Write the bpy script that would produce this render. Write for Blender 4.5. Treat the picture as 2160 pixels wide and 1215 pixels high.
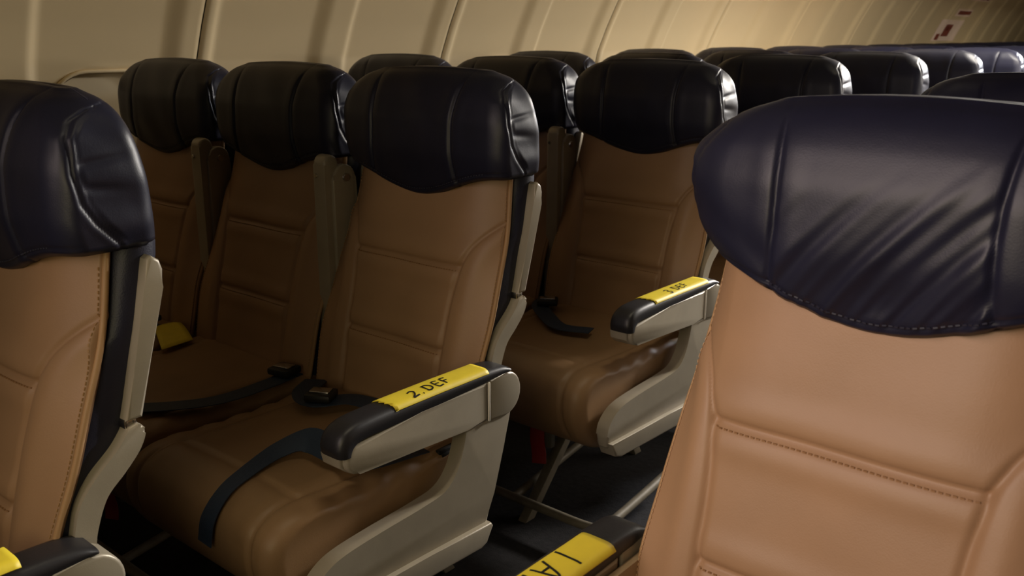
import bpy, bmesh, math, random
import numpy as np
from mathutils import Matrix, Vector
for _o in list(bpy.data.objects): bpy.data.objects.remove(_o)
SC = bpy.context.scene
COL = SC.collection
random.seed(7)
PI = math.pi
P = .7803            # row pitch
SP = .481            # seat spacing
XC = .978            # centre of the seats across the aisle
YC = .46             # their fore-aft stagger

# ------------------------------------------------------------------ camera
cd = bpy.data.cameras.new('camera')
cam = bpy.data.objects.new('camera', cd); COL.objects.link(cam)
yaw, pit, rol = [math.radians(v) for v in (39.916, -15.481, .076)]
fw = Vector((-math.sin(yaw)*math.cos(pit), math.cos(yaw)*math.cos(pit), math.sin(pit)))
rt = Vector((math.cos(yaw), math.sin(yaw), 0)); up = rt.cross(fw)
r2 = rt*math.cos(rol)+up*math.sin(rol); u2 = up*math.cos(rol)-rt*math.sin(rol)
M = Matrix((r2, u2, -fw)).transposed().to_4x4()
M.translation = (1.2716, -.4875, 1.1742)
cam.matrix_world = M
cd.sensor_width = 36; cd.lens = 36*1925.4/2160; cd.clip_start = .05
cd.dof.use_dof = True; cd.dof.focus_distance = 1.45; cd.dof.aperture_fstop = 9
SC.camera = cam

# ------------------------------------------------------------------ world, lights, exposure
w = bpy.data.worlds.new('world'); SC.world = w; w.use_nodes = True
w.node_tree.nodes['Background'].inputs[0].default_value = (.9, .8, .6, 1)
w.node_tree.nodes['Background'].inputs[1].default_value = .01
vs = SC.view_settings
vs.view_transform = 'Standard'; vs.look = 'None'; vs.gamma = 1; vs.use_curve_mapping = False; vs.exposure = 0
def area(name, loc, aim, sx, sy, power, col, spread=180):
    l = bpy.data.lights.new(name, 'AREA'); l.shape = 'RECTANGLE'; l.size = sx; l.size_y = sy
    l.energy = power; l.color = col; l.spread = math.radians(spread)
    o = bpy.data.objects.new(name, l); COL.objects.link(o)
    o.location = loc
    o.rotation_euler = (Vector(aim)-Vector(loc)).to_track_quat('-Z', 'Y').to_euler()
    return o
# added fill and key beside the viewer, in place of forward entry light
area('front_fill', (.92, -.85, 1.08), (.45, .6, .75), .6, .6, 2.3, (1, .85, .50), 150)  # added soft fill for the near rows
area('front_key', (.66, -.98, 1.50), (1.05, .44, .86), 1.1, 1.0, 3.1, (1, .80, .74), 66)  # added narrow key aimed at the near right seat
# narrow line of aisle lights along the middle of the ceiling
area('aisle_light', (.49, 2.6, 2.10), (.49, 2.6, 0), .10, 6.0, 2.5, (1, .88, .62), 42)
# ceiling lights above the aisle farther back, plus added glint spots
area('ceiling_light', (.80, 4.4, 2.03), (.50, 4.4, 0), .5, 2.2, 150, (1, .93, .82))
area('glint_spot', (1.05, 4.7, 1.98), (.48, 2.2, 1.03), .35, .35, 12.5, (1, .92, .82), 50)  # spot added for glints on the headrest sides
area('ceiling_light', (.60, 9.0, 2.03), (.45, 9.0, 0), .5, 2.6, 46, (1, .93, .76))
area('glint_spot', (1.05, 7.6, 1.98), (.30, 5.0, 1.0), .35, .35, 20, (.92, .94, 1), 46)  # second added spot, for glints on the farther headrests
# rim light added behind the near port headrests to brighten their top edges
area('rim_light', (1.30, 2.5, 1.72), (1.02, .50, 1.10), .12, .12, 5, (1, .94, .84), 42)
# daylight through the open port windows farther back
area('window_daylight', (1.98, 4.3, 1.28), (0, 4.3, 1.12), 3.8, .34, 36, (1, .93, .84))
# lamp strip under the starboard bins, washing the side wall
area('bin_strip_light', (-.80, 3.2, 1.64), (-1.25, 3.2, 1.0), 6.0, .05, 1.5, (1, .74, .40))

# ------------------------------------------------------------------ materials
def mat(name, col, rough=.5, metal=0, bump=0, bscale=300, spec=.5, var=0, vscale=6, coat=0):
    m = bpy.data.materials.new(name); m.use_nodes = True
    n = m.node_tree.nodes; L = m.node_tree.links; b = n['Principled BSDF']
    b.inputs['Base Color'].default_value = (*col, 1); b.inputs['Roughness'].default_value = rough
    b.inputs['Metallic'].default_value = metal; b.inputs['Specular IOR Level'].default_value = spec
    b.inputs['Coat Weight'].default_value = coat
    tc = n.new('ShaderNodeTexCoord')
    if var:
        t = n.new('ShaderNodeTexNoise'); t.inputs['Scale'].default_value = vscale; t.inputs['Detail'].default_value = 5
        L.new(tc.outputs['Object'], t.inputs['Vector'])
        r = n.new('ShaderNodeValToRGB')
        r.color_ramp.elements[0].position = .3; r.color_ramp.elements[1].position = .7
        r.color_ramp.elements[0].color = (*[c*(1-var) for c in col], 1)
        r.color_ramp.elements[1].color = (*[min(1, c*(1+var)) for c in col], 1)
        L.new(t.outputs['Fac'], r.inputs['Fac']); L.new(r.outputs['Color'], b.inputs['Base Color'])
    if bump:
        v = n.new('ShaderNodeTexVoronoi'); v.inputs['Scale'].default_value = bscale
        L.new(tc.outputs['Object'], v.inputs['Vector'])
        t2 = n.new('ShaderNodeTexNoise'); t2.inputs['Scale'].default_value = bscale*.12; t2.inputs['Detail'].default_value = 4
        L.new(tc.outputs['Object'], t2.inputs['Vector'])
        mx = n.new('ShaderNodeMath'); mx.operation = 'MULTIPLY_ADD'; mx.inputs[1].default_value = .35
        L.new(v.outputs['Distance'], mx.inputs[0]); L.new(t2.outputs['Fac'], mx.inputs[2])
        bp = n.new('ShaderNodeBump'); bp.inputs['Strength'].default_value = bump; bp.inputs['Distance'].default_value = .002
        L.new(mx.outputs[0], bp.inputs['Height']); L.new(bp.outputs['Normal'], b.inputs['Normal'])
    return m
NAVY = mat('navy_leather', (.013, .0135, .030), .42, bump=.09, bscale=620, var=.15, vscale=14, spec=.42)
NAVY2 = mat('navy_cloth_side', (.014, .015, .034), .5, bump=.2, bscale=500)
TAN = mat('tan_leather', (.37, .22, .122), .46, bump=.1, bscale=560, var=.06, vscale=9, spec=.4)
TANC = mat('shaded_tan_leather', (.31, .185, .095), .44, bump=.1, bscale=560, var=.08, vscale=9, spec=.4)  # same leather as the backs, darkened for the shade on the cushions
TANP = mat('tan_piping', (.42, .25, .12), .5, spec=.4)
TANS = mat('tan_thread', (.30, .16, .07), .6)
NAVYS = mat('navy_thread', (.022, .022, .04), .55)
SILV = mat('silver_painted_plastic', (.37, .325, .25), .38, metal=.15, bump=.05, bscale=700, var=.05, vscale=20)
BEIGE = mat('beige_plastic', (.40, .29, .17), .4, var=.05, vscale=10)
BLACK = mat('black_armrest_rubber', (.018, .017, .02), .42, bump=.1, bscale=600)
GLINTW = mat('joint_glint_white', (.85, .8, .7), .3)  # white stands in for light caught in the armrest joint
STEEL = mat('bright_steel', (.6, .58, .55), .25, metal=1)
TUBE = mat('worn_grey_tube', (.24, .21, .16), .5, metal=.1, var=.2, vscale=30)
DARKP = mat('black_plastic', (.012, .012, .012), .5)
BELT = mat('navy_webbing', (.02, .035, .07), .55, bump=.5, bscale=900)
YEL = mat('yellow_paper_tape', (.88, .70, .045), .5, var=.05, vscale=40)
INK = mat('black_marker_ink', (.008, .008, .008), .5)
RED = mat('red_webbing', (.30, .012, .012), .6)
WALL = mat('cream_wall_panel', (.68, .54, .32), .48, bump=.04, bscale=300, var=.03, vscale=3)
SHADE = mat('cream_window_shade', (.64, .52, .33), .45, var=.03, vscale=3)
WBACK = mat('dark_wall_backing', (.05, .04, .03), .8)
CARPET = mat('dark_blue_carpet', (.013, .012, .015), .95, bump=.8, bscale=500, var=.4, vscale=60)
CEIL = mat('cream_ceiling', (.30, .26, .19), .6, var=.03)
PAPER = mat('white_placard', (.85, .66, .54), .5)
BULK = mat('dark_bulkhead_cloth', (.07, .06, .055), .8, bump=.1, bscale=300)
PRED = mat('placard_red_print', (.22, .05, .03), .5)

# ------------------------------------------------------------------ mesh helpers
def from_arrays(name, V, F, smooth=True, fix=True, sharp=None):
    me = bpy.data.meshes.new(name)
    me.from_pydata([tuple(map(float, v)) for v in V], [], [tuple(map(int, f)) for f in F])
    if fix:
        bm = bmesh.new(); bm.from_mesh(me); bmesh.ops.recalc_face_normals(bm, faces=bm.faces); bm.to_mesh(me); bm.free()
    me.polygons.foreach_set('use_smooth', [smooth]*len(me.polygons))
    if sharp: me.set_sharp_from_angle(angle=math.radians(sharp))
    me.update()
    return me
def grid_faces(m, n, cu=False, cv=False, off=0):
    F = []
    for i in range(m if cu else m-1):
        for j in range(n if cv else n-1):
            a, b = i, (i+1) % m; c, d = j, (j+1) % n
            F.append((off+a*n+c, off+b*n+c, off+b*n+d, off+a*n+d))
    return F
def grid_mesh(name, A, cu=False, cv=False, caps=False, **k):
    m, n = A.shape[:2]
    V = A.reshape(-1, 3).tolist(); F = grid_faces(m, n, cu, cv)
    if caps:                                            # close first and last row (rows run in v)
        F.append(tuple(range(n))); F.append(tuple((m-1)*n+j for j in range(n)))
    return from_arrays(name, V, F, **k)
def bm_mesh(name, bm, smooth=True, sharp=35):
    bmesh.ops.recalc_face_normals(bm, faces=bm.faces)
    me = bpy.data.meshes.new(name); bm.to_mesh(me); bm.free()
    me.polygons.foreach_set('use_smooth', [smooth]*len(me.polygons))
    if smooth: me.set_sharp_from_angle(angle=math.radians(sharp))
    return me
def prism_bm(prof, x0, x1, bev=.004, seg=3, bm=None, axis='x'):
    """extrude a (y,z) outline between x0 and x1, rounding its rim"""
    b = bmesh.new()
    mk = (lambda x, p: (x, p[0], p[1])) if axis == 'x' else (lambda x, p: (p[0], x, p[1]))
    lo = [b.verts.new(mk(x0, p)) for p in prof]; hi = [b.verts.new(mk(x1, p)) for p in prof]
    fa = b.faces.new(lo); fb = b.faces.new(hi[::-1]); n = len(prof)
    for i in range(n): b.faces.new((lo[i], hi[i], hi[(i+1) % n], lo[(i+1) % n]))
    if bev:
        es = list(fa.edges)+list(fb.edges)
        bmesh.ops.bevel(b, geom=es, offset=bev, segments=seg, profile=.5, affect='EDGES', clamp_overlap=True)
    if bm is None: return b
    me = bpy.data.meshes.new('t'); b.to_mesh(me); b.free(); bm.from_mesh(me); bpy.data.meshes.remove(me); return bm
def box_bm(c, s, bev=.004, seg=2, rot=None, bm=None):
    b = bmesh.new(); bmesh.ops.create_cube(b, size=1)
    bmesh.ops.scale(b, vec=s, verts=b.verts)
    if bev: bmesh.ops.bevel(b, geom=list(b.edges), offset=bev, segments=seg, profile=.5, affect='EDGES')
    if rot is not None: bmesh.ops.rotate(b, matrix=rot, verts=b.verts)
    bmesh.ops.translate(b, vec=c, verts=b.verts)
    if bm is None: return b
    me = bpy.data.meshes.new('t'); b.to_mesh(me); b.free(); bm.from_mesh(me); bpy.data.meshes.remove(me); return bm
def arc(cx, cy, r, a0, a1, n=8):
    return [(cx+r*math.cos(math.radians(a0+(a1-a0)*i/n)), cy+r*math.sin(math.radians(a0+(a1-a0)*i/n))) for i in range(n+1)]
def spline(pts, n=8, closed=False):
    """Catmull-Rom through points"""
    p = [np.array(q, float) for q in pts]; out = []
    N = len(p)
    for i in range(N if closed else N-1):
        a = p[(i-1) % N] if closed or i else 2*p[0]-p[1]
        b, c = p[i], p[(i+1) % N]
        d = p[(i+2) % N] if closed or i < N-2 else 2*p[-1]-p[-2]
        for k in range(n):
            t = k/n
            out.append(.5*(2*b+(c-a)*t+(2*a-5*b+4*c-d)*t*t+(3*b-a-3*c+d)*t**3))
    if not closed: out.append(p[-1])
    return out
def tube_arr(path, r, n=10):
    path = [np.array(q, float) for q in path]; A = []
    pn = None
    for i, q in enumerate(path):
        t = path[min(i+1, len(path)-1)]-path[max(i-1, 0)]; t /= np.linalg.norm(t)+1e-12
        if pn is None:
            h = np.array([0, 0, 1.]) if abs(t[2]) < .9 else np.array([1., 0, 0])
            pn = np.cross(t, h)
        pn = pn-t*(pn@t); pn /= np.linalg.norm(pn); bn = np.cross(t, pn)
        A.append([q+r*(math.cos(2*PI*k/n)*pn+math.sin(2*PI*k/n)*bn) for k in range(n)])
    return np.array(A)
def tube_mesh(name, path, r, n=10): return grid_mesh(name, tube_arr(path, r, n), cv=True, caps=True, sharp=50)
def strip_mesh(name, path, widths, normals, th):
    """flat webbing swept along a path: normals give the flat side's direction"""
    A = []
    path = [np.array(q, float) for q in path]
    for i, q in enumerate(path):
        t = path[min(i+1, len(path)-1)]-path[max(i-1, 0)]; t /= np.linalg.norm(t)+1e-12
        nn = np.array(normals[i], float); nn -= t*(nn@t); nn /= np.linalg.norm(nn)+1e-9
        s = np.cross(t, nn); hw = widths[i]/2
        A.append([q+s*hw*a+nn*th*b for a, b in ((-1, -.4), (-1, .4), (-.9, .5), (.9, .5), (1, .4), (1, -.4), (.9, -.5), (-.9, -.5))])
    return grid_mesh(name, np.array(A), cv=True, caps=True, sharp=40)
def interp(z, xs, ys): return np.interp(z, xs, ys)
_LUT = {}
def pch(z, xs, ys):
    """smooth monotone cubic through a table (tabulated once, then looked up)"""
    key = (tuple(xs), tuple(ys))
    if key not in _LUT:
        X = np.array(xs, float); Y = np.array(ys, float); h = np.diff(X); d = np.diff(Y)/h
        m = np.zeros_like(Y); m[0], m[-1] = d[0], d[-1]
        for i in range(1, len(X)-1):
            if d[i-1]*d[i] > 0: m[i] = (h[i-1]+h[i])/((h[i]+2*h[i-1])/3/d[i-1]+(2*h[i]+h[i-1])/3/d[i])
        q = np.linspace(X[0], X[-1], 1600); k = np.clip(np.searchsorted(X, q)-1, 0, len(X)-2); t = (q-X[k])/h[k]
        v = (1+2*t)*(1-t)**2*Y[k]+t*(1-t)**2*h[k]*m[k]+t*t*(3-2*t)*Y[k+1]+t*t*(t-1)*h[k]*m[k+1]
        _LUT[key] = (q, v)
    return np.interp(z, *_LUT[key])
def sm(a, b, x):
    t = np.clip((x-a)/(b-a), 0, 1); return t*t*(3-2*t)
def gr(d, wd): return np.exp(-(d/wd)**2)

# ------------------------------------------------------------------ object helpers
def obj(name, me, m, parent=None, label=None, kind=None):
    o = bpy.data.objects.new(name, me); COL.objects.link(o)
    if len(me.materials) == 0: me.materials.append(m)
    if parent is not None: o.parent = parent
    if label: o['label'] = label
    if kind: o['kind'] = kind
    return o
def tag(o, label, cat, group=None):
    o['label'] = label; o['category'] = cat
    if group: o['group'] = group
    return o
def thing(name, label, cat, loc, group=None, rz=0):
    o = bpy.data.objects.new(name, None); COL.objects.link(o); o.location = loc; o.rotation_euler[2] = rz
    o.empty_display_size = .1
    return tag(o, label, cat, group)
def dup(o, parent=None, skip=()):
    c = o.copy(); COL.objects.link(c)
    if parent is not None: c.parent = parent
    for ch in list(o.children):
        if ch.name.split('.')[0] in skip: continue
        dup(ch, c, skip)
    return c

# ================================================================== SETTING
WX = [(-.02, -1.10), (.2, -1.21), (.5, -1.262), (.8, -1.268), (.95, -1.25), (1.1, -1.215), (1.2, -1.172), (1.3, -1.122), (1.42, -1.055), (1.55, -.97), (1.68, -.87)]
def wallx(z): return np.interp(z, [a for a, b in WX], [b for a, b in WX])
J0, PB = 1.041, 1.032                       # first joint, panel length (two window bays)
def bay_depth(y):
    """recess of the window bays between raised ribs, metres outwards; the rib's forward flank is the wider one"""
    b = ((y-J0+PB/4) % (PB/2))-PB/4
    return .016*np.where(b < 0, sm(.050, .118, -b), sm(.026, .062, b))
WH, WZ0, WZ1, WR = .168, .70, 1.078, .10    # window pocket half width, bottom, top, corner radius
def rrect_sd(y, z, hw, z0, z1, r):
    cy, cz = 0, (z0+z1)/2; qy = np.abs(y)-(hw-r); qz = np.abs(z-cz)-((z1-z0)/2-r)
    return np.sqrt(np.maximum(qy, 0)**2+np.maximum(qz, 0)**2)+np.minimum(np.maximum(qy, qz), 0)-r
def structure(o): o['kind'] = 'structure'; return o
# backing skin of the starboard wall
zz = np.linspace(-.02, 1.68, 30)
A = np.array([[(wallx(z)-.055, y, z) for z in zz] for y in (-2.6, 14.0)])
wl = structure(obj('wall_left', grid_mesh('wall_left', A), WBACK))
def side_panel(k):
    y0, y1 = J0+(k-1)*PB+.002, J0+k*PB-.002
    ys = np.linspace(y0, y1, 116); zs = np.concatenate([np.linspace(-.0, .66, 14), np.linspace(.68, 1.12, 52), np.linspace(1.13, 1.68, 26)])
    Y, Z = np.meshgrid(ys, zs, indexing='ij')
    bayc = np.floor((Y-J0)/(PB/2))*(PB/2)+J0+PB/4
    sd = rrect_sd(Y-bayc, Z, WH, WZ0, WZ1, WR)
    edge = np.minimum(Y-y0, y1-Y)
    X = wallx(Z)-bay_depth(Y)-.032*sm(.002, -.010, sd)-.006*(1-sm(0, .006, edge))
    return grid_mesh('sidewall_panel', np.stack([X, Y, Z], -1), sharp=60)
pan = side_panel(0)
for k in range(-1, 13):
    o = obj('sidewall_panel', pan, WALL, wl); o.location.y = k*PB
# windows: lip round the pocket, closed shade in it
def lip_path():
    pts = []
    for (cy, cz, a) in ((WH-WR, WZ1-WR, 0), (-WH+WR, WZ1-WR, 90), (-WH+WR, WZ0+WR, 180), (WH-WR, WZ0+WR, 270)):
        pts += arc(cy, cz, WR, a, a+90, 8)
    return pts
lp = lip_path(); lp.append(lp[0])
ring = [(float(wallx(z))-.0165+.002, y, z) for y, z in lp]
lip = grid_mesh('window_lip', tube_arr(ring, .0055, 8), cv=True)
b = bmesh.new()
zs = np.linspace(WZ0+.03, WZ1-.016, 22); ys = np.linspace(-WH+.014, WH-.014, 18)
V = [[(float(wallx(z))-.041, y, z) for z in zs] for y in ys]
# keep the corners inside the pocket's rounding
for i, y in enumerate(ys):
    for j, z in enumerate(zs):
        yy = y
        dz = max(0, z-(WZ1-.012-WR*.9), (WZ0+.03+WR*.9)-z)
        lim = WH-.014-(WR*.9-math.sqrt(max(0, (WR*.9)**2-dz*dz)))
        V[i][j] = (V[i][j][0], y*lim/(WH-.014), z)
shade = grid_mesh('window_shade', np.array(V))
hb = box_bm((float(wallx(.82))-.034, 0, .80), (.014, .10, .014), .004); hmesh = bm_mesh('shade_handle', hb)
n = 0
for k in range(0, 26):
    yc = J0-PB+PB/4+k*PB/2
    if yc > 13.2: break
    n += 1
    o = structure(obj('window_%d' % n, lip, WALL)); o.location = (0, yc, 0)
    o['label'] = 'rounded cream window frame with its shade pulled down'
    s = obj('window_shade', shade, SHADE, o); obj('shade_handle', hmesh, WALL, s)
# floor, ceiling, other walls
structure(obj('floor', bm_mesh('floor', box_bm((.48, 5.7, -.02), (3.6, 16.6, .04), 0)), CARPET))
zz2 = [0, .2, .5, .8, .95, 1.1, 1.2, 1.3, 1.42, 1.55, 1.68]
A = np.array([[(.978-float(wallx(z)), y, z) for z in np.linspace(-.02, 1.68, 30)] for y in np.linspace(-.9, 14, 30)])
structure(obj('wall_right', grid_mesh('wall_right', A), WALL))
# bins and ceiling as one lining profile above both walls
prof = [(-.87, 1.68), (-.42, 1.60), (-.36, 1.66), (-.30, 1.9), (-.12, 2.06), (.49, 2.12), (1.10, 2.06), (1.28, 1.9), (1.34, 1.66), (1.40, 1.60), (1.85, 1.68)]
A = np.array([[(x, y, z) for x, z in prof] for y in np.linspace(-2.6, 14, 24)])
structure(obj('ceiling', grid_mesh('ceiling', A, smooth=False), CEIL))
structure(obj('wall_back', bm_mesh('wall_back', box_bm((.48, 14.0, 1.05), (3.6, .04, 2.3), 0)), WALL))
structure(obj('wall_front', bm_mesh('wall_front', box_bm((.48, -2.62, 1.05), (3.6, .04, 2.3), 0)), BULK))

# ================================================================== SEAT PARTS
# ---- profile of the tan back pad
ZK = [.38, .45, .50, .575, .66, .735, .82, .91, 1.0, 1.06]
YCEN = [-.150, -.144, -.138, -.122, -.101, -.081, -.058, -.036, -.022, -.016]
YEDG = [-.152, -.140, -.130, -.113, -.078, -.050, -.017, .004, .020, .030]
HWID = [.210, .216, .219, .221, .220, .216, .208, .198, .192, .186]
def seam_x(z): return pch(z, [.38, .45, .60, .67, .72, .764, .785, .80, .822, .85, .88], [.128, .129, .131, .133, .137, .144, .153, .163, .184, .216, .25])
def pad_front(x, z):
    yc, ye, hw = pch(z, ZK, YCEN), pch(z, ZK, YEDG), pch(z, ZK, HWID)
    t = np.abs(x)/hw
    g = np.where(t > .40, ((t-.40)/.60), 0)**2.6
    y = yc+(ye-yc)*g
    xs = seam_x(z)
    d = np.abs(x)-xs
    inside = sm(.004, -.004, d)
    y = y+.0011*np.sin(34*x+.6+2.5*np.sin(11*z))*inside      # soft dents of a sat-in pad
    # cushion swell between the cross seams, quilted grooves at the seams
    y = y+.0055*gr(d, .0055)*sm(.235, .205, xs)
    y = y-.007*gr(d-.03, .024)*sm(.22, .17, xs)
    for zs in (.758, .603, .448):
        zc = zs-.012*(x/.13)**2*0
        y = y+.0062*gr(z-zc, .0055)*inside
        y = y-.0030*gr(np.abs(z-zc)-.022, .016)*inside
    return y
def backrest_mesh():
    nu, nv = 170, 170
    u = np.linspace(-1, 1, nu); z = np.linspace(.385, 1.0, nv)
    U, Z = np.meshgrid(u, z, indexing='ij')
    X = U*pch(Z, ZK, HWID); Y = pad_front(X, Z)
    front = np.stack([X, Y, Z], -1)
    # rim: sides turn back behind the piping
    rim = []
    for s in (0, -1):
        e = front[s].copy(); q = e.copy(); q[:, 1] += .016; q[:, 0] *= .985; rim.append(q)
    A = np.concatenate([rim[0][None], front, rim[1][None]], 0)
    return grid_mesh('backrest', A, fix=False)
def pad_edge(s, z, out=.0): 
    return np.array([s*(pch(z, ZK, HWID)+out), pch(z, ZK, YEDG), z])
def piping_mesh(s):
    return tube_mesh('piping', [pad_edge(s, z, .001)+np.array([0, .006, 0]) for z in np.linspace(.39, .93, 40)], .0045, 8)
def stitches(pts_fn, name, r=.0008, ln=.004, gap=.0062):
    """short thread stitches along curves: each curve a dense list of 3D points"""
    bm = bmesh.new()
    for c in pts_fn:
        c = [np.array(q) for q in c]
        s = 0; nxt = 0
        for i in range(1, len(c)):
            d = np.linalg.norm(c[i]-c[i-1]); s += d
            if s >= nxt:
                t = (c[i]-c[i-1])/(d+1e-9)
                q = Vector((0, 0, 1)).rotation_difference(Vector(t)).to_matrix()
                box_bm(c[i], (r*2, r*2, ln), 0, rot=q, bm=bm); nxt = s+gap
    return bm_mesh(name, bm, smooth=False)
def back_stitch_curves():
    out = []
    for zs in (.758, .603):
        for dz in (.0065,):
            xs = np.linspace(-.138 if zs > .7 else -.126, .138 if zs > .7 else .126, 300)
            out.append([(x, float(pad_front(np.array(x), np.array(zs-dz)))-.0006, zs-dz) for x in xs])
    return out
def edge_stitch_curves():
    out = []
    for s in (-1, 1):
        out.append([(s*(float(pch(z, ZK, HWID))-.0015), float(pad_front(np.array(float(pch(z, ZK, HWID))-.0015), np.array(z)))-.0008, z) for z in np.linspace(.40, .90, 500)])
    return out
# ---- navy shell behind the pad
def shell_mesh():
    A = []
    for z in np.linspace(.36, .925, 32):
        hw = np.interp(z, ZK, HWID)-.004; hb = .213-.02*sm(.9, 1.04, z)
        ye = np.interp(z, ZK, YEDG)+.012; yb = ye+.058-.012*sm(.9, 1.04, z)
        wr = .0015*math.sin(z*55)
        ring = [(-hw, ye), (0, ye+.01), (hw, ye), (hb+.001+wr, ye+.016), (hb+wr*.6, ye+.034), (hb, yb-.012), (hb-.012, yb), (.10, yb+.012), (0, yb+.014), (-.10, yb+.012), (-hb+.012, yb), (-hb, yb-.012), (-hb-wr*.6, ye+.034), (-hb-.001-wr, ye+.016)]
        A.append([(x, y, z) for x, y in ring])
    return grid_mesh('back_shell', np.array(A), cv=True, caps=True, sharp=55)
# ---- silver trim along the shell edge
def trim_prof():
    return [(.068, .912), (.078, .905), (.0815, .893), (.079, .87), (.034, .709), (.012, .709), (.030, .775), (.056, .88), (.062, .908)]
def trim_mesh(s):
    return bm_mesh('side_trim', prism_bm([(y-.016, z) for y, z in trim_prof()], s*.208, s*.2305, .0045, 3))
def bracket_mesh(s):
    left = spline([(.012, .701), (-.008, .676), (-.038, .650), (-.060, .622), (-.070, .590), (-.078, .54), (-.080, .50)], 5)
    right = spline([(-.050, .50), (-.047, .56), (-.040, .590), (-.025, .622), (.000, .645), (.022, .668), (.032, .688), (.030, .699), (.022, .704)], 5)
    return bm_mesh('recline_bracket', prism_bm([(q[0]-.014, q[1]) for q in left+right][::-1], s*.210, s*.2325, .005, 3))
def hinge_mesh(s):
    bm = box_bm((s*.219, .003, .7045), (.014, .016, .012), .001)
    box_bm((s*.226, -.002, .7045), (.004, .003, .010), .0005, bm=bm); box_bm((s*.226, .008, .7045), (.004, .003, .010), .0005, bm=bm)
    return bm_mesh('trim_hinge', bm)
# ---- headrest
HX, HY = .010, .018
def hr_bottom(x, y): return y+.877+.046*(1-np.cos(np.clip(np.abs(x)/.2, 0, 1)*PI))/2
def hr_halfw(z): return pch(z, [.87, .90, .93, .96, 1.0, 1.04, 1.065, 1.085, 1.098, 1.107, 1.112, 1.115, 1.1165], [.212, .216, .220, .225, .229, .230, .227, .217, .204, .189, .172, .152, .128])
def hr_halfw_r(z): return pch(z, [.87, .90, .93, .96, 1.0, 1.03, 1.06, 1.08, 1.095, 1.105, 1.111, 1.1145, 1.1165], [.213, .216, .219, .222, .222, .219, .213, .204, .193, .180, .165, .148, .124])
def hr_halfw_c(z): return pch(z, [.87, .90, .93, .96, 1.0, 1.03, 1.06, 1.08, 1.095, 1.106, 1.112, 1.115, 1.1165], [.168, .176, .191, .211, .2295, .2335, .228, .215, .199, .180, .161, .142, .118])
def hr_front(z): return pch(z, [.86, .88, .92, .97, 1.02, 1.06, 1.085, 1.10, 1.11, 1.1165], [-.060, -.066, -.076, -.084, -.082, -.071, -.058, -.045, -.030, -.012])
def hr_back(z): return pch(z, [.86, .92, 1.0, 1.06, 1.085, 1.10, 1.11, 1.1165], [.052, .051, .047, .038, .033, .027, .019, .006])
def hr_crn(z): return pch(z, [.86, .92, .97, 1.06, 1.10, 1.1165], [.080, .075, .070, .064, .056, .046])
def smooth_table(fn, z):
    return sum(fn(z+d) for d in (-.005, -.0025, 0, .0025, .005))/5
rs = np.random.RandomState(3)
NK = [(rs.uniform(-1, 1)*45, rs.uniform(40, 130), rs.uniform(0, 6.28)) for _ in range(14)]
def side_wr(y, z, ph=0):
    v = 0
    for a, b_, p in NK: v = v+np.sin(a*y+b_*z+p+ph+2.0*np.sin(30*y+p))
    return v/5.0
def side_seam_y(z): return np.interp(z, [.915, .935, .96, .985, 1.02, 1.06, 1.078, 1.09, 1.10], [.012, -.004, -.028, -.043, -.050, -.047, -.034, -.010, .03])
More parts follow.
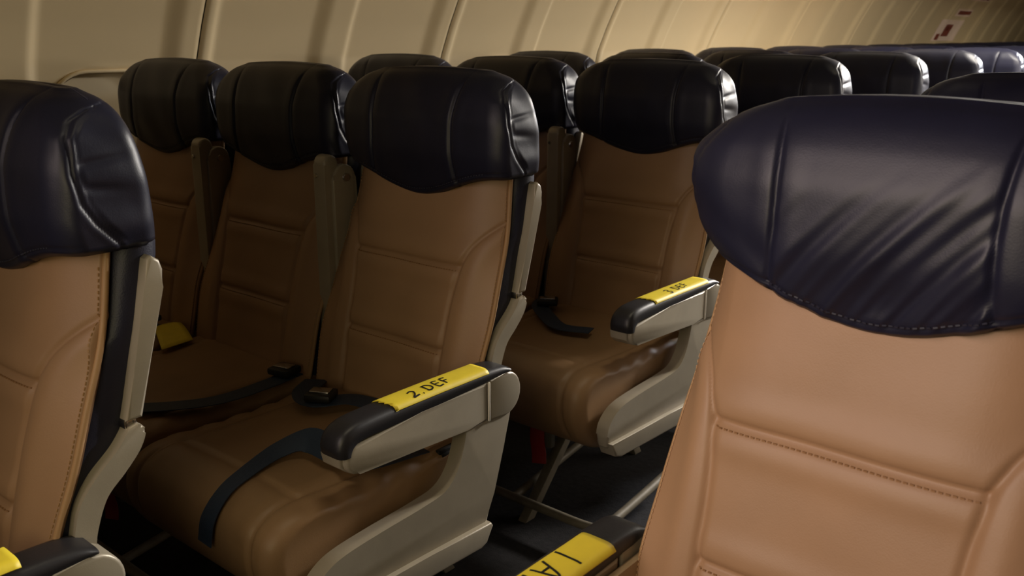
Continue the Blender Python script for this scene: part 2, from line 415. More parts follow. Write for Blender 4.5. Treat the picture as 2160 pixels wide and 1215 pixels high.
def headrest_mesh(wrinkle):
    nf, nc, ns, nb = 150, 20, 26, 44
    segs = []
    for i in range(nf): segs.append(('f', i/nf))
    for i in range(nc): segs.append(('c0', i/nc))
    for i in range(ns): segs.append(('s0', i/ns))
    for i in range(nc//2): segs.append(('d0', i/(nc//2)))
    for i in range(nb): segs.append(('b', i/nb))
    for i in range(nc//2): segs.append(('d1', i/(nc//2)))
    for i in range(ns): segs.append(('s1', i/ns))
    for i in range(nc): segs.append(('c1', i/nc))
    nv = 84; rows = []
    vv = np.concatenate([np.linspace(0, .84, 56, endpoint=False), 1-.16*(1-np.linspace(0, 1, nv-56))**1.6])
    for v in vv:
        row = []
        for kind, t in segs:
            # approximate x of the point to know its bottom
            z = None; x = 0
            for it in range(3):
                zb = float(hr_bottom(np.array(x), .006 if wrinkle else 0)); z = zb+(1.1165-zb)*v
                w_ = float(smooth_table(hr_halfw_c if wrinkle else hr_halfw, z)); wr_ = w_ if wrinkle else float(smooth_table(hr_halfw_r, z)); f = float(smooth_table(hr_front, z)); bk = float(smooth_table(hr_back, z)); c = float(hr_crn(z))
                c = min(c, (bk-f)*.62)
                sx = 1 if kind in ('c0', 's0', 'd0') or (kind == 'f' and t > .5) else -1
                cf = .52+.48*float(sm(1.06, 1.108, z)); cg = .85+.15*float(sm(1.06, 1.108, z))
                if not wrinkle: c *= cf if sx > 0 else cg
                cb = min(.022, (bk-f)*.4)
                if kind == 'f':
                    cl, cr = (c, c) if wrinkle else ((c, c/cf*cg)[t > .5], (c/cg*cf, c)[t > .5])
                    x = -w_+cl+(wr_+w_-cl-cr)*t; y = f; nx, ny = 0, -1
                elif kind in ('c0', 'c1'):
                    a = -PI/2+PI/2*(t if kind == 'c0' else 1-t); sx = 1 if kind == 'c0' else -1
                    ww = wr_ if sx > 0 else w_; x = sx*(ww-c+c*math.cos(a)); y = f+c+c*math.sin(a); nx, ny = sx*math.cos(a), math.sin(a)
                elif kind in ('s0', 's1'):
                    tt = t if kind == 's0' else 1-t; sx = 1 if kind == 's0' else -1
                    x = sx*(wr_ if sx > 0 else w_); y = f+c+(bk-cb-f-c)*tt; nx, ny = sx, 0
                elif kind in ('d0', 'd1'):
                    a = PI/2*(t if kind == 'd0' else 1-t); sx = 1 if kind == 'd0' else -1
                    ww = wr_ if sx > 0 else w_; x = sx*(ww-cb+cb*math.cos(a)); y = bk-cb+cb*math.sin(a); nx, ny = sx*math.cos(a), math.sin(a)
                else: x = wr_-cb-(wr_+w_-2*cb)*t; y = bk; nx, ny = 0, 1
            row.append((x, y, z, nx, ny))
        rows.append(row)
    R = np.array(rows); X, Y, Z, NX, NY = [R[..., i] for i in range(5)]
    frontness = np.clip(-NY, 0, 1); sideness = sm(.5, .9, np.abs(NX))
    # gentle crown over the front, top droops to the shoulders
    Y = Y+frontness*.010*(np.abs(X)/.2)**2*sm(.0, .2, np.abs(X))
    Z = Z-(.016 if wrinkle else .010)*(np.abs(X)/.2)**2.2*sm(1.04, 1.1165, Z)
    D = np.zeros_like(X)
    # two vertical seams on the front running over the top
    sxv = .105+.9*(Z-1.0)**2
    top = sm(.02, .0, np.abs(Y-0))*0
    fr = np.maximum(frontness, sm(1.10, 1.112, Z))
    D -= (fr*(.0046*gr(np.abs(X)-sxv, .0036)-.0010*gr(np.abs(np.abs(X)-sxv)-.016, .012)))*(1-.85*sm(1.075, 1.105, Z))
    # bottom hem line
    hem = Z-hr_bottom(X, .006 if wrinkle else 0)
    D -= frontness*(.0032*gr(hem-.011, .0028))
    D -= .010*sm(.008, 0, hem)
    # side gathered panel with its double seam
    ss = Y-side_seam_y(Z)
    D -= (.0030*gr(ss, .0032)+.0012*gr(ss-.009, .0026)-.0008*gr(ss+.008, .006))*np.clip(sideness+.4*(np.abs(NX) > .25), 0, 1)*sm(1.107, 1.095, Z)
    back = sm(.004, .016, ss)*sideness
    fade = .35+.65*sm(.09, .0, ss)
    D += back*fade*.0022*np.where(X > 0, side_wr(Y, Z), side_wr(Y, Z, 2.2))
    D -= back*.0035*gr((Z-1.035-.12*(Y-.0)), .005)*sm(.09, .02, ss)
    D -= back*.0028*gr((Z-1.0+.10*(Y-.0)), .006)*sm(.08, .01, ss)
    # leather folds on the front
    if wrinkle:
        mid = sm(.112, .098, np.abs(X))*frontness
        q = X-.62*(Z-.88)-1.1*(Z-.88)**2
        am = sm(1.055, .95, Z-.25*X)*sm(.880, .905, Z)
        fold = 1.0*np.cos((q+.012)*2*PI/.046)+.55*np.cos(q*2*PI/.027+1.3)+.30*np.cos(q*2*PI/.0155+X*20)*sm(.97, .90, Z)
        D += mid*am*.0021*wrinkle*fold
        # one long soft valley from the middle to the lower left
        D -= mid*.0058*wrinkle*gr(q+.010, .013)*sm(1.06, 1.02, Z)*sm(.885, .92, Z)
        lef = sm(-.10, -.12, X)*frontness
        D -= lef*.004*wrinkle*gr((Z-.965)+.45*(X+.15), .02)
    else:
        D += frontness*.0008*np.sin(X*60+Z*30)*sm(.115, .09, np.abs(X))
    X = X+NX*D; Y = Y+NY*D
    A = np.stack([X+HX, Y+HY, Z], -1)
    n = A.shape[1]; V = A.reshape(-1, 3).tolist(); F = grid_faces(nv, n, False, True)
    # close the crown: shrink rings to the mid line
    last = A[-1]; off = len(V); prev = (nv-1)*n
    for s, xs_, dz in ((.6, .93, .0006), (.25, .80, .0010), (.02, .62, .0012)):
        V += [((p[0]-HX)*xs_+HX, (p[1]-HY)*s+HY, p[2]+dz) for p in last]
        F += [(prev+j, prev+(j+1) % n, off+(j+1) % n, off+j) for j in range(n)]
        prev = off; off = len(V)
    F.append(tuple(prev+j for j in range(n)))
    # bottom: turned-in flap
    off = len(V); V += [((p[0]-HX)*.97+HX, p[1]*.9+.002, p[2]+.006) for p in A[0]]
    F += [(j, off+j, off+(j+1) % n, (j+1) % n) for j in range(n)]
    F.append(tuple(off+j for j in range(n)))
    return from_arrays('headrest', V, F, fix=True), A
def hr_stitch_curves(A):
    out = []
    n = A.shape[1]
    # hem stitches on the front, found on the built surface
    row = 4
    out.append([A[row, j]+np.array([0, -.0006, 0]) for j in range(0, 150)])
    return [[tuple(q) for q in spline(out[0], 4)]]
# ---- cushion
def cushion_mesh():
    """rounded block lofted along x: outline in (y,z) with a waterfall front"""
    out = spline([(-.11, .462), (-.25, .456), (-.40, .458), (-.50, .462), (-.545, .452), (-.574, .425), (-.578, .38), (-.560, .335), (-.525, .295), (-.48, .272), (-.44, .268), (-.3, .272), (-.12, .285), (-.095, .33), (-.095, .43)], 10, closed=True)
    out = np.array(out); cen = np.array([-.33, .37])
    A = []
    xs = np.concatenate([[-.222, -.2215, -.219, -.214, -.207], np.linspace(-.197, .197, 96), [.207, .214, .219, .2215, .222]])
    for x in xs:
        e = max(0, abs(x)-.192)/.030
        k = .032*(1-math.sqrt(max(0, 1-e*e)))
        d = cen-out
        ln = np.linalg.norm(d, axis=1, keepdims=True)
        p = out+d/ln*k
        Y, Z = p[:, 0], p[:, 1]
        topm = sm(.41, .445, Z)
        cr = .008*(1-(x/.22)**2)*topm
        gz = np.zeros_like(Y)
        gz -= .006*gr(abs(x)-.168, .0055)*sm(.30, .33, Z)*(Y < -.13)
        gz += .004*gr(abs(x)-.145, .02)*topm
        gz -= .006*gr(Y+.485, .006)*topm*(abs(x) < .168)
        dirn = np.stack([-(cen[0]-Y), -(cen[1]-Z)], -1); dirn /= np.linalg.norm(dirn, axis=1, keepdims=True)
        wr = .0035*np.sin(Y*95+8*np.sin(Z*20))*sm(.170, .2, abs(x))*sm(.36, .43, Z)*(Y > -.5)
        A.append([(x+0, Y[i]+dirn[i, 0]*(gz[i]+wr[i]), Z[i]+dirn[i, 1]*(gz[i]+wr[i])+cr[i]) for i in range(len(Y))])
    return grid_mesh('seat_cushion', np.array(A), cv=True, caps=True)
# ---- aisle armrest (s=+1: on the +x side)
AX0, AX1 = .218, .272
def ax(s): return (s*AX0, s*AX1)
def arm_plate_mesh(s):
    prof = arc(-.437, .547, .025, 100, 270, 8)+[(-.30, .516), (-.19, .510), (-.138, .510)]+[(-.138, .585), (-.30, .581)]
    return bm_mesh('side_plate', prism_bm(prof, *ax(s), .006, 3))
def arm_endcap_mesh(s):
    prof = [(-.134, .588), (-.134, .508)]+arc(-.088, .546, .042, -90, 90, 14)
    return bm_mesh('end_cap', prism_bm(prof, *ax(s), .005, 3))
def arm_pad_mesh(s):
    # black pad along the top, turning down over the nose
    A = []
    path = [(-.472, .556), (-.474, .572), (-.466, .590), (-.448, .601), (-.42, .6055), (-.36, .607), (-.25, .607), (-.15, .6055), (-.098, .602), (-.076, .594)]
    path = spline(path, 5)
    bot = spline([(-.45, .556), (-.448, .566), (-.440, .573), (-.428, .576), (-.41, .577), (-.36, .578), (-.25, .581), (-.15, .584), (-.098, .586), (-.076, .587)], 5)
    hw, xm = .0285, s*.245
    for p, q in zip(path, bot):
        row = []
        for i in range(13):
            a = PI*i/12; cx = -math.cos(a); k = abs(cx)
            lift = (1-k**4)**.5 if k < 1 else 0
            lift = .35+.65*lift
            row.append((xm+hw*np.sign(cx)*k**.75, q[0]+(p[0]-q[0])*lift, q[1]+(p[1]-q[1])*lift))
        row += [(xm+hw*.92, q[0], q[1]), (xm-hw*.92, q[0], q[1])]
        A.append(row)
    return grid_mesh('armrest_pad', np.array(A), cv=True, caps=True, sharp=60)
def arm_nose_mesh(s):
    prof = [(-.470, .556), (-.466, .538), (-.452, .526), (-.436, .522), (-.434, .556)]
    return bm_mesh('armrest_nose', prism_bm(prof, s*.2175, s*.262, .004, 3))
def arm_slot_mesh(s):
    return bm_mesh('cap_joint_glint', box_bm((s*.2722, -.1365, .5465), (.004, .0042, .074), .0012))  # pale strip painted as the glint in the cap's joint gap
def frame_mesh(s):
    front = spline([(-.190, .512), (-.200, .475), (-.216, .440), (-.246, .414), (-.30, .406), (-.40, .401), (-.47, .395), (-.506, .384), (-.532, .362), (-.540, .335)], 6)
    back = [(-.535, .312), (-.520, .302), (-.14, .300), (-.118, .36), (-.092, .44), (-.066, .512)]
    return bm_mesh('end_frame', prism_bm([tuple(p) for p in front]+back, s*.238, s*.268, .007, 3))
def frame_lip_mesh(s):
    prof = [(-.535, .322), (-.30, .316), (-.138, .310), (-.133, .302), (-.150, .274), (-.165, .268), (-.495, .280), (-.518, .288)]
    return bm_mesh('frame_skirt', prism_bm(prof, s*.236, s*.279, .004, 3))
# ---- folding armrest, raised between two seats (at x=-SP/2 of the seat)
FX = -SP/2
def fold_body_mesh():
    prof = [(-.088, .46), (-.083, .60), (-.082, .915)]+arc(-.064, .918, .0185, 180, 20, 8)+[(-.040, .90), (-.040, .46)]
    return bm_mesh('armrest_bar', prism_bm(prof, FX-.0185, FX+.0185, .006, 3))
def fold_plate_mesh():
    prof = [(-.066, .46), (-.066, .885)]+arc(-.034, .886, .029, 170, 0, 10)+[(.0, .80), (-.012, .62), (-.03, .46)]
    return bm_mesh('side_plate', prism_bm(prof, FX+.004, FX+.0245, .004, 3))
def disc_mesh(name, c, r, h, axis='x', seg=20):
    bm = bmesh.new()
    bmesh.ops.create_cone(bm, cap_ends=True, segments=seg, radius1=r, radius2=r*.8, depth=h)
    bmesh.ops.rotate(bm, matrix=Matrix.Rotation(PI/2, 3, 'Y') if axis == 'x' else Matrix.Rotation(PI/2, 3, 'X'), verts=bm.verts)
    bmesh.ops.translate(bm, vec=c, verts=bm.verts)
    return bm_mesh(name, bm)
def fold_hinge_mesh():
    bm = prism_bm([(-.105, .36), (-.098, .50), (-.092, .56), (-.085, .565), (-.05, .565), (-.04, .36)], FX-.012, FX+.012, .003, 2)
    return bm_mesh('pivot_bracket', bm)
# ---- belts (their own things)
# ---- underframe
def leg_path(kind):
    if kind == 'front': return [(.08, -.42, .29), (.08, -.43, .0)]
    return [(.08, -.16, .28), (.08, -.02, .0)]

# ------------------------------------------------------------------ the first seat with all its parts (an aisle seat)
me_back = backrest_mesh(); me_pip = [piping_mesh(s) for s in (-1, 1)]; me_shell = shell_mesh()
me_bst = stitches(back_stitch_curves(), 'stitching'); me_est = stitches(edge_stitch_curves(), 'edge_stitching')
me_hr, A0 = headrest_mesh(0); me_hst = stitches(hr_stitch_curves(A0), 'hem_stitching')
me_hrw, A1 = headrest_mesh(1.0); me_hstw = stitches(hr_stitch_curves(A1), 'hem_stitching')
me_cush = cushion_mesh()
me_trim = {s: trim_mesh(s) for s in (-1, 1)}; me_brk = {s: bracket_mesh(s) for s in (-1, 1)}; me_hin = {s: hinge_mesh(s) for s in (-1, 1)}
me_tube = {}
for nm, y, z in (('f', -.40, .275), ('r', -.17, .275)):
    me_tube[nm] = tube_mesh('cross_tube', [(-.225, y, z-.012), (.225, y, z-.012)], .016, 14)
me_lf = bm_mesh('leg', prism_bm([(-.475, 0), (-.44, 0), (-.19, .27), (-.225, .27)], -.035, -.008, .003, 2))
me_lr = bm_mesh('leg', prism_bm([(-.09, .275), (-.12, .275), (.03, 0), (.062, 0)], -.035, -.008, .003, 2))
me_bag = tube_mesh('baggage_bar', spline([(.205, -.05, .10), (.205, -.36, .062), (.200, -.44, .055), (.17, -.465, .055), (0, -.467, .055), (-.232, -.467, .055)], 6), .0115, 10)
me_bagm = tube_mesh('baggage_bar', [(-.232, -.467, .055), (.232, -.467, .055)], .0115, 10)
me_bags = tube_mesh('baggage_strut', [(-.055, -.465, .055), (-.055, -.05, .12)], .0105, 10)

def build_seat(name, label, loc, kind, near=True, side=1, group=None, wrinkle=False):
    """kind: aisle / middle / window; side=+1: aisle on the +x side"""
    t = thing(name, label, 'seat', loc, group)
    hr = obj('headrest', me_hrw if wrinkle else me_hr, NAVY, t, 'navy leather headrest cover')
    if near: obj('hem_stitching', me_hstw if wrinkle else me_hst, NAVYS, hr, kind='stuff')
    bk = obj('backrest', me_back, TAN, t)
    if near:
        obj('stitching', me_bst, TANS, bk, kind='stuff')
        obj('edge_stitching', me_est, TANP, bk, kind='stuff')
        for pm in me_pip: obj('piping', pm, TANP, bk)
    sh = obj('back_shell', me_shell, NAVY2, t)
    for s in (-1, 1):
        tr = obj('side_trim', me_trim[s], SILV, t); obj('trim_hinge', me_hin[s], STEEL, tr)
        obj('recline_bracket', me_brk[s], SILV, t)
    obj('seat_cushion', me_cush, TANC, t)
    for k in ('f', 'r'): obj('cross_tube', me_tube[k], TUBE, t)
    if kind == 'aisle':
        a = obj('aisle_armrest', me_arm[side]['plate'], SILV, t)
        obj('end_cap', me_arm[side]['cap'], SILV, a); obj('armrest_pad', me_arm[side]['pad'], BLACK, a, 'black padded top')
        obj('armrest_nose', me_arm[side]['nose'], SILV, a); obj('cap_joint_glint', me_arm[side]['slot'], GLINTW, a)
        if side == -1: obj('inner_panel', me_inner, BEIGE, a, 'beige inner side panel')
        f = obj('end_frame', me_arm[side]['frame'], SILV, t); obj('frame_skirt', me_arm[side]['lip'], SILV, f)
    if (kind in ('aisle', 'middle')) and side == 1:
        fo = obj('folding_armrest', me_fold['bar'], SILV, t, 'grey folding armrest swung up')
        obj('side_plate', me_fold['plate'], SILV, fo); obj('screw', me_fold['screw'], STEEL, fo); obj('screw', me_fold['screw2'], STEEL, fo)
        obj('pivot_bracket', me_fold['hinge'], SILV, t)
    if kind in ('aisle', 'window'):
        obj('leg', me_lf, TUBE, t); obj('leg', me_lr, TUBE, t)
    obj('baggage_bar', me_bag if kind == 'aisle' else me_bagm, TUBE, t)
    obj('baggage_strut', me_bags, TUBE, t)
    return t
me_arm = {s: dict(plate=arm_plate_mesh(s), cap=arm_endcap_mesh(s), pad=arm_pad_mesh(s), nose=arm_nose_mesh(s), slot=arm_slot_mesh(s), frame=frame_mesh(s), lip=frame_lip_mesh(s)) for s in (-1, 1)}
me_inner = bm_mesh('inner_panel', prism_bm([(-.44, .574), (-.445, .40), (-.10, .40), (-.075, .574)], -.2165, -.206, .003, 2))
me_fold = dict(bar=fold_body_mesh(), plate=fold_plate_mesh(), hinge=fold_hinge_mesh(),
               screw=disc_mesh('screw', (FX+.026, -.032, .887), .0095, .005), screw2=disc_mesh('screw', (FX-.009, -.0845, .893), .005, .003, 'y'))

ORD = {1: 'first', 2: 'second', 3: 'third', 4: 'fourth', 5: 'fifth', 6: 'sixth', 7: 'seventh', 8: 'eighth', 9: 'ninth', 10: 'tenth', 11: 'eleventh', 12: 'twelfth', 13: 'thirteenth', 14: 'fourteenth', 15: 'fifteenth', 16: 'sixteenth'}
ROWY = {1: .014, 3: .012}
def rowy(r): return (r-1)*P+ROWY.get(r, 0)
GRP = 'rows of seats along the cream side wall'
LAB = {
 (1, 'D'): 'tan and navy leather seat at the left edge, cut off by the picture frame',
 (2, 'D'): 'tan and navy aisle seat whose armrest label reads 2 DEF',
 (2, 'E'): 'tan and navy middle seat between the aisle seat labelled 2 DEF and the window seat',
 (2, 'F'): 'tan and navy window seat with a yellow card lying by its cushion',
 (3, 'D'): 'aisle seat half hidden by the large foreground headrest, its armrest labelled 3 DEF',
 (3, 'E'): 'tan and navy middle seat beside the aisle seat labelled 3 DEF',
 (3, 'F'): 'window seat of the row labelled 3 DEF, only its dark headrest showing',
}
seats = {}
for r in range(1, 17):
    for c, ix, kind in (('D', 0, 'aisle'), ('E', 1, 'middle'), ('F', 2, 'window')):
        if r == 1 and c != 'D': continue
        if (c == 'D' and r > 9) or (c == 'E' and r > 13): continue
        lab = LAB.get((r, c)) or '%s seat of the %s row from the front by the cream wall, dark headrest showing' % ({'D': 'aisle', 'E': 'middle', 'F': 'window'}[c], ORD[r])
        nm = {'D': 'aisle_seat', 'E': 'middle_seat', 'F': 'window_seat'}[c]
        loc = (-ix*SP+(.006*ix), rowy(r)+.008*ix, 0)
        if (r, c) in ((1, 'D'), (2, 'E'), (2, 'F')):
            s = build_seat(nm, lab, loc, kind, True, 1, GRP); seats[(r, c)] = s
        else:
            src = seats[(1, 'D') if c == 'D' else (2, c)]
            s = dup(src, None, () if r < 4 else ('stitching', 'hem_stitching', 'edge_stitching'))
            s.location = loc; s['label'] = lab; s['group'] = GRP
            seats[(r, c)] = s
seats[(1, 'D')].children[0].location.z = -.012     # this cover sits a little lower
# across the aisle
GC = 'aisle seats on the near side of the aisle'
c1 = build_seat('aisle_seat', 'large tan and navy leather seat filling the right foreground, headrest creased', (XC, YC, 0), 'aisle', True, -1, GC, True)
c2 = build_seat('aisle_seat', 'seat behind the large right foreground seat, only its navy headrest top showing', (XC, YC+P, 0), 'aisle', False, -1, GC)
# the backs on this side are narrower towards the aisle: pull their outer strip in
def narrow(seat):
    for o in seat.children_recursive:
        if o.name.split('.')[0] in ('backrest', 'stitching', 'edge_stitching', 'piping', 'back_shell', 'side_trim', 'trim_hinge', 'recline_bracket'):
            me = o.data.copy(); co = np.zeros(len(me.vertices)*3); me.vertices.foreach_get('co', co); co = co.reshape(-1, 3)
            m = co[:, 0] < -.150
            zf = np.clip((.93-co[m, 2])/.35, 0, 1); co[m, 0] = -.150+(co[m, 0]+.150)*(.58+.22*zf)
            me.vertices.foreach_set('co', co.ravel()); me.update(); o.data = me
narrow(c1); narrow(c2)
c3 = dup(c2); c3.location = (XC, YC+2*P, 0); c3['label'] = 'seat at the right edge two rows behind the large foreground seat, a headrest corner showing'

# ================================================================== LABELS
GLY = {
 '2': [[(-.3, .45), (.05, .62), (.32, .38), (.05, -.1), (-.35, -.45), (.0, -.42), (.38, -.36)]],
 '3': [[(-.3, .5), (.1, .6), (.28, .3), (-.05, .05), (.3, -.2), (.1, -.52), (-.3, -.42)]],
 '1': [[(0, .62), (0, -.62)]],
 'D': [[(-.3, .52), (-.34, -.45)], [(-.42, .5), (.05, .5), (.36, .12), (.28, -.3), (-.05, -.5), (-.4, -.46)]],
 'E': [[(.32, .5), (-.25, .5), (-.3, -.5), (.3, -.5)], [(-.26, .02), (.2, .02)]],
 'F': [[(.32, .5), (-.25, .5), (-.3, -.55)], [(-.26, .02), (.2, .02)]],
 'A': [[(-.38, -.55), (.0, .55), (.36, -.55)], [(-.22, -.1), (.24, -.1)]],
 'B': [[(-.3, .52), (-.3, -.52)], [(-.34, .52), (.15, .45), (.22, .2), (-.25, .04), (.28, -.12), (.25, -.42), (-.34, -.5)]],
 'C': [[(.32, .4), (.0, .55), (-.32, .2), (-.3, -.25), (0, -.52), (.34, -.36)]],
 '.': [[(-.05, -.4), (.05, -.42)]],
}
def padz(y): return float(np.interp(y, [-.42, -.36, -.25, -.15], [.6055, .607, .607, .6055]))
def pad_surface(dx, y):
    """height of the pad's crowned top, dx from its centre line"""
    k = min(1, (abs(dx)/.0285)**(1/.75)); lift = .35+.65*math.sqrt(max(0, 1-k**4))
    return .580+(padz(y)-.580)*lift
def label_mesh(y0, y1, jag):
    A = []
    for i in range(33):
        y = y0+(y1-y0)*i/32
        row = []
        for j in range(15):
            dx = -.0268+.0536*j/14
            yy = y
            if i == 0: yy += jag*(.003*math.sin(j*2.1)+.010*(j/14))
            row.append((dx, yy, pad_surface(dx, y)+.0020))
        A.append(row)
    A = np.array(A); B = A.copy(); B[..., 2] -= .0012
    V = np.concatenate([A.reshape(-1, 3), B.reshape(-1, 3)]).tolist(); m, n = 33, 15
    F = grid_faces(m, n)+[f[::-1] for f in grid_faces(m, n, off=m*n)]
    ed = [i*n for i in range(m)]+[(m-1)*n+j for j in range(1, n)]+[i*n+n-1 for i in range(m-2, -1, -1)]+[j for j in range(n-2, 0, -1)]
    F += [(ed[k], ed[(k+1) % len(ed)], ed[(k+1) % len(ed)]+m*n, ed[k]+m*n) for k in range(len(ed))]
    return from_arrays('tape', V, F)
def glyph_mesh(ch, yc, dxc, size, wd=.0030, rot=0):
    """marker strokes lying on the crowned label; text runs along +y, its foot towards +x"""
    V, F = [], []
    for st in GLY[ch]:
        pts = spline(st, 6) if len(st) > 2 else [np.array(st[0])*(1-t)+np.array(st[1])*t for t in np.linspace(0, 1, 8)]
        for i in range(len(pts)):
            t = pts[min(i+1, len(pts)-1)]-pts[max(i-1, 0)]; t = t/(np.linalg.norm(t)+1e-9); nn = np.array([-t[1], t[0]])
            for q in (pts[i]*size+nn*wd/2, pts[i]*size-nn*wd/2):
                u, v = q[0], q[1]
                y, dx = yc+u, dxc-v
                V.append((dx, y, pad_surface(dx, y)+.0026))
        off = len(V)-2*len(pts)
        F += [(off+2*i, off+2*i+1, off+2*i+3, off+2*i+2) for i in range(len(pts)-1)]
    # give the ink a hair of thickness
    n = len(V); V2 = V+[(a, b_, c-.0004) for a, b_, c in V]; F2 = F+[tuple(n+k for k in f[::-1]) for f in F]
    return from_arrays('letter', V2, F2, smooth=False, fix=False)
def arm_label(label, seat_loc, side, text, y0, y1, size, at, jag=1):
    t = thing('armrest_label', label, 'label', (seat_loc[0]+side*.245, seat_loc[1], 0), 'yellow handwritten armrest labels')
    # on the far side of the aisle the sheet is turned round
    me = label_mesh(y0, y1, jag)
    obj('tape', me, YEL, t)
    for ch, yc, dx in at:
        if side == 1: o = obj('letter', glyph_mesh(ch, yc, dx, size), INK, t)
        else:
            g = glyph_mesh(ch, yc, dx, size)
            if True:
                co = np.zeros(len(g.vertices)*3); g.vertices.foreach_get('co', co); co = co.reshape(-1, 3)
                co[:, 0] *= -1; co[:, 1] = 2*yc-co[:, 1]; g.vertices.foreach_set('co', co.ravel()); g.update()
            o = obj('letter', g, INK, t)
    return t
arm_label('yellow tape label on an armrest, handwritten 2 DEF in black marker', (0, rowy(2)), 1, '2 DEF', -.365, -.135, .0195,
          [('2', -.304, .011), ('.', -.288, .011), ('D', -.268, .008), ('E', -.245, .007), ('F', -.225, .006)])
arm_label('yellow tape label on an armrest farther back, handwritten 3 DEF', (0, rowy(3)), 1, '3 DEF', -.375, -.125, .0195,
          [('3', -.286, .010), ('D', -.250, .007), ('E', -.227, .006), ('F', -.207, .005)])
arm_label('yellow tape label on the armrest at the lower left corner, mostly out of frame', (0, rowy(1)), 1, '1 DEF', -.39, -.162, .0195,
          [('1', -.30, .008), ('D', -.268, .007), ('E', -.245, .006), ('F', -.225, .005)], 0)
arm_label('yellow tape label on the armrest beside the large right foreground seat, handwritten 1 AB', (XC+.004, YC), -1, '1 ABC', -.40, -.152, .030,
          [('1', -.210, .0), ('A', -.247, .0), ('B', -.280, .0), ('C', -.312, .0)], 0)

# ================================================================== LOOSE THINGS ON AND UNDER THE SEATS
# yellow card by the window seat
bm = bmesh.new()
pts = [np.array(p) for p in ((-.803, -.182, 0), (-.789, -.118, 0), (-.631, -.175, 0), (-.62, -.262, 0))]
A = []
for i in range(9):
    row = []
    for j in range(7):
        a, b_ = i/8, j/6
        q = (pts[0]*(1-a)+pts[3]*a)*(1-b_)+(pts[1]*(1-a)+pts[2]*a)*b_
        row.append((q[0], q[1], .4760+.006*math.sin(a*3.1)))
    A.append(row)
A = np.array(A); B = A.copy(); B[..., 2] -= .0012
V = np.concatenate([A.reshape(-1, 3), B.reshape(-1, 3)]).tolist(); F = grid_faces(9, 7)+[f[::-1] for f in grid_faces(9, 7, off=63)]
ed = [i*7 for i in range(9)]+[56+j for j in range(1, 7)]+[i*7+6 for i in range(7, -1, -1)]+[j for j in range(5, 0, -1)]
F += [(ed[k], ed[(k+1) % len(ed)], ed[(k+1) % len(ed)]+63, ed[k]+63) for k in range(len(ed))]
card = obj('yellow_card', from_arrays('yellow_card', V, F), YEL); card.location = (0, rowy(2), .0)
tag(card, 'blank yellow card lying at the back of the window seat cushion', 'card')

def belt(label, loc, path, wid, nrm, buckle=None, group='seat belts lying on the seats'):
    t = thing('seat_belt', label, 'seat belt', loc, group)
    p = spline(path, 7); n = len(p)
    wi = np.interp(np.linspace(0, 1, n), np.linspace(0, 1, len(wid)), wid)
    N = np.array([[np.interp(k, np.linspace(0, 1, len(nrm)), [q[i] for q in nrm]) for i in range(3)] for k in np.linspace(0, 1, n)])
    obj('strap', strip_mesh('strap', p, wi, N, .0022), BELT, t)
    if buckle:
        c, rz = buckle
        bb = box_bm((0, 0, 0), (.055, .05, .016), .005); bmesh.ops.rotate(bb, matrix=Matrix.Rotation(rz, 3, 'Z'), verts=bb.verts); bmesh.ops.translate(bb, vec=c, verts=bb.verts)
        bu = obj('buckle', bm_mesh('buckle', bb), DARKP, t)
        lb = box_bm((0, 0, .0095), (.04, .026, .004), .0015); bmesh.ops.rotate(lb, matrix=Matrix.Rotation(rz, 3, 'Z'), verts=lb.verts); bmesh.ops.translate(lb, vec=c, verts=lb.verts)
        obj('release_flap', bm_mesh('release_flap', lb), STEEL, bu)
    return t
y2 = rowy(2)
UPV = (0, 0, 1)
belt('navy belt strap looped over the front edge of the seat labelled 2 DEF', (0, y2, 0),
     [(.205, -.24, .474), (.19, -.355, .485), (.13, -.372, .494), (.06, -.375, .494), (.035, -.42, .482), (.055, -.50, .477), (.068, -.55, .467), (.072, -.583, .436), (.070, -.592, .395)],
     [.045, .045, .046, .046, .036, .03, .032, .036, .036], [UPV, (0, -.3, 1), (-.2, -.8, .8), (-.1, -.8, .7), (.3, -.4, .9), (.2, -.2, 1), (0, -.5, .9), (0, -1, .4), (0, -1, 0)])
belt('navy belt strap lying across the cushion of the second row middle seat', (-SP, y2, 0),
     [(.21, -.15, .474), (.222, -.24, .474), (.218, -.34, .473), (.185, -.42, .476), (.12, -.48, .474), (.05, -.50, .472)],
     [.045]*6, [UPV]*6, ((.205, -.175, .485), .2))
belt('dark belt bunched at the back of the window seat cushion', (-2*SP, y2, 0),
     [(.20, -.15, .472), (.16, -.19, .478), (.08, -.17, .482), (.02, -.19, .478)], [.045]*4, [UPV]*4, ((.13, -.18, .489), .2))
belt('dark belt bunched at the back of the seat labelled 2 DEF', (0, y2, 0),
     [(-.20, -.15, .474), (-.15, -.22, .480), (-.09, -.24, .482), (-.05, -.19, .483), (.0, -.17, .48)], [.05]*5, [UPV]*5, ((-.09, -.225, .492), .5))
belt('dark belt lying along the rear of the cushion of the seat labelled 3 DEF', (0, rowy(3), 0),
     [(-.21, -.15, .472), (-.17, -.22, .478), (-.10, -.28, .478), (-.02, -.33, .478), (.06, -.31, .479)], [.045]*5, [UPV]*5, ((-.16, -.20, .488), .6))
# metal belt anchor at the aisle end of the 2 DEF cushion
b = box_bm((.212, -.185, .445), (.012, .05, .03), .004); box_bm((.219, -.195, .447), (.004, .02, .012), .001, bm=b)
obj('belt_anchor', bm_mesh('belt_anchor', b), DARKP, seats[(2, 'D')])

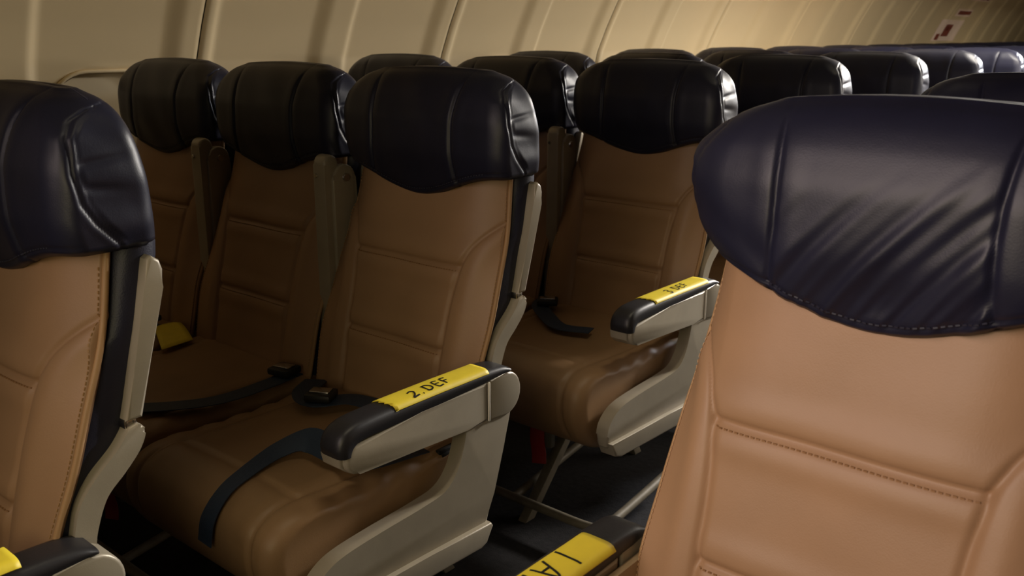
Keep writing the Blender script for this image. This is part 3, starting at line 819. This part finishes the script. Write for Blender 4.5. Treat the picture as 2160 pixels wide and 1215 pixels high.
# red life-vest pull straps hanging below the cushions
def pull(label, loc):
    t = thing('pull_strap', label, 'pull strap', loc, 'red pull straps under the cushions')
    p = spline([(0, 0, .268), (.004, -.006, .24), (.008, -.004, .205), (.012, -.008, .18)], 5)
    obj('strap', strip_mesh('strap', p, [.036]*len(p), [(0.3, -1, .1)]*len(p), .003), RED, t)
    pb = box_bm((.012, .014, .245), (.05, .016, .05), .003)
    obj('pouch_flap', bm_mesh('pouch_flap', pb), mat('grey_pouch', (.12, .11, .09), .6), t)
pull('red pull strap hanging under the aisle seat labelled 3 DEF', (.022, rowy(3)-.47, 0))
pull('red pull strap hanging in the dark under the middle seat ahead of the yellow card', (-SP-.03, y2-.47, 0))

# faded stickers on the far side wall
def sticker(label, y, z0, z1, wd, blobs):
    t = thing('wall_sticker', label, 'sticker', (0, y, 0), None)
    def plate(ya, yb, za, zb, off, nm, m):
        ys, zs = np.linspace(ya, yb, 24), np.linspace(za, zb, 5)
        A = np.array([[(float(wallx(z))-float(bay_depth(np.array(y+yy)))+off, yy, z) for z in zs] for yy in ys])
        B = A.copy(); B[..., 0] -= .002
        V = np.concatenate([A.reshape(-1, 3), B.reshape(-1, 3)]).tolist()
        F = grid_faces(24, 5)+[f[::-1] for f in grid_faces(24, 5, off=120)]
        ed = [k*5 for k in range(24)]+[115+k for k in range(1, 5)]+[k*5+4 for k in range(22, -1, -1)]+[k for k in range(3, 0, -1)]
        F += [(ed[k], ed[(k+1) % len(ed)], ed[(k+1) % len(ed)]+120, ed[k]+120) for k in range(len(ed))]
        obj(nm, from_arrays(nm, V, F, smooth=True, sharp=50), m, t)
    plate(-wd/2, wd/2, z0, z1, .0035, 'sheet', PAPER)
    for (a, b_, c, d) in blobs: plate(a, b_, c, d, .0055, 'print_mark', PRED)
sticker('pale sticker with a dark red picture on the far side wall', 8.45, 1.13, 1.31, .62, [(-.12, .10, 1.17, 1.27), (-.05, .03, 1.19, 1.25), (-.27, -.20, 1.14, 1.19)])
sticker('small faded red sticker above the pale one on the far side wall', 8.62, 1.34, 1.40, .42, [(-.16, .16, 1.355, 1.385)])
sticker('small red lettered sticker at the top of the far side wall', 8.85, 1.475, 1.525, .6, [(-.25, -.15, 1.485, 1.515), (-.10, .0, 1.485, 1.515), (.05, .12, 1.485, 1.515), (.17, .26, 1.485, 1.515)])
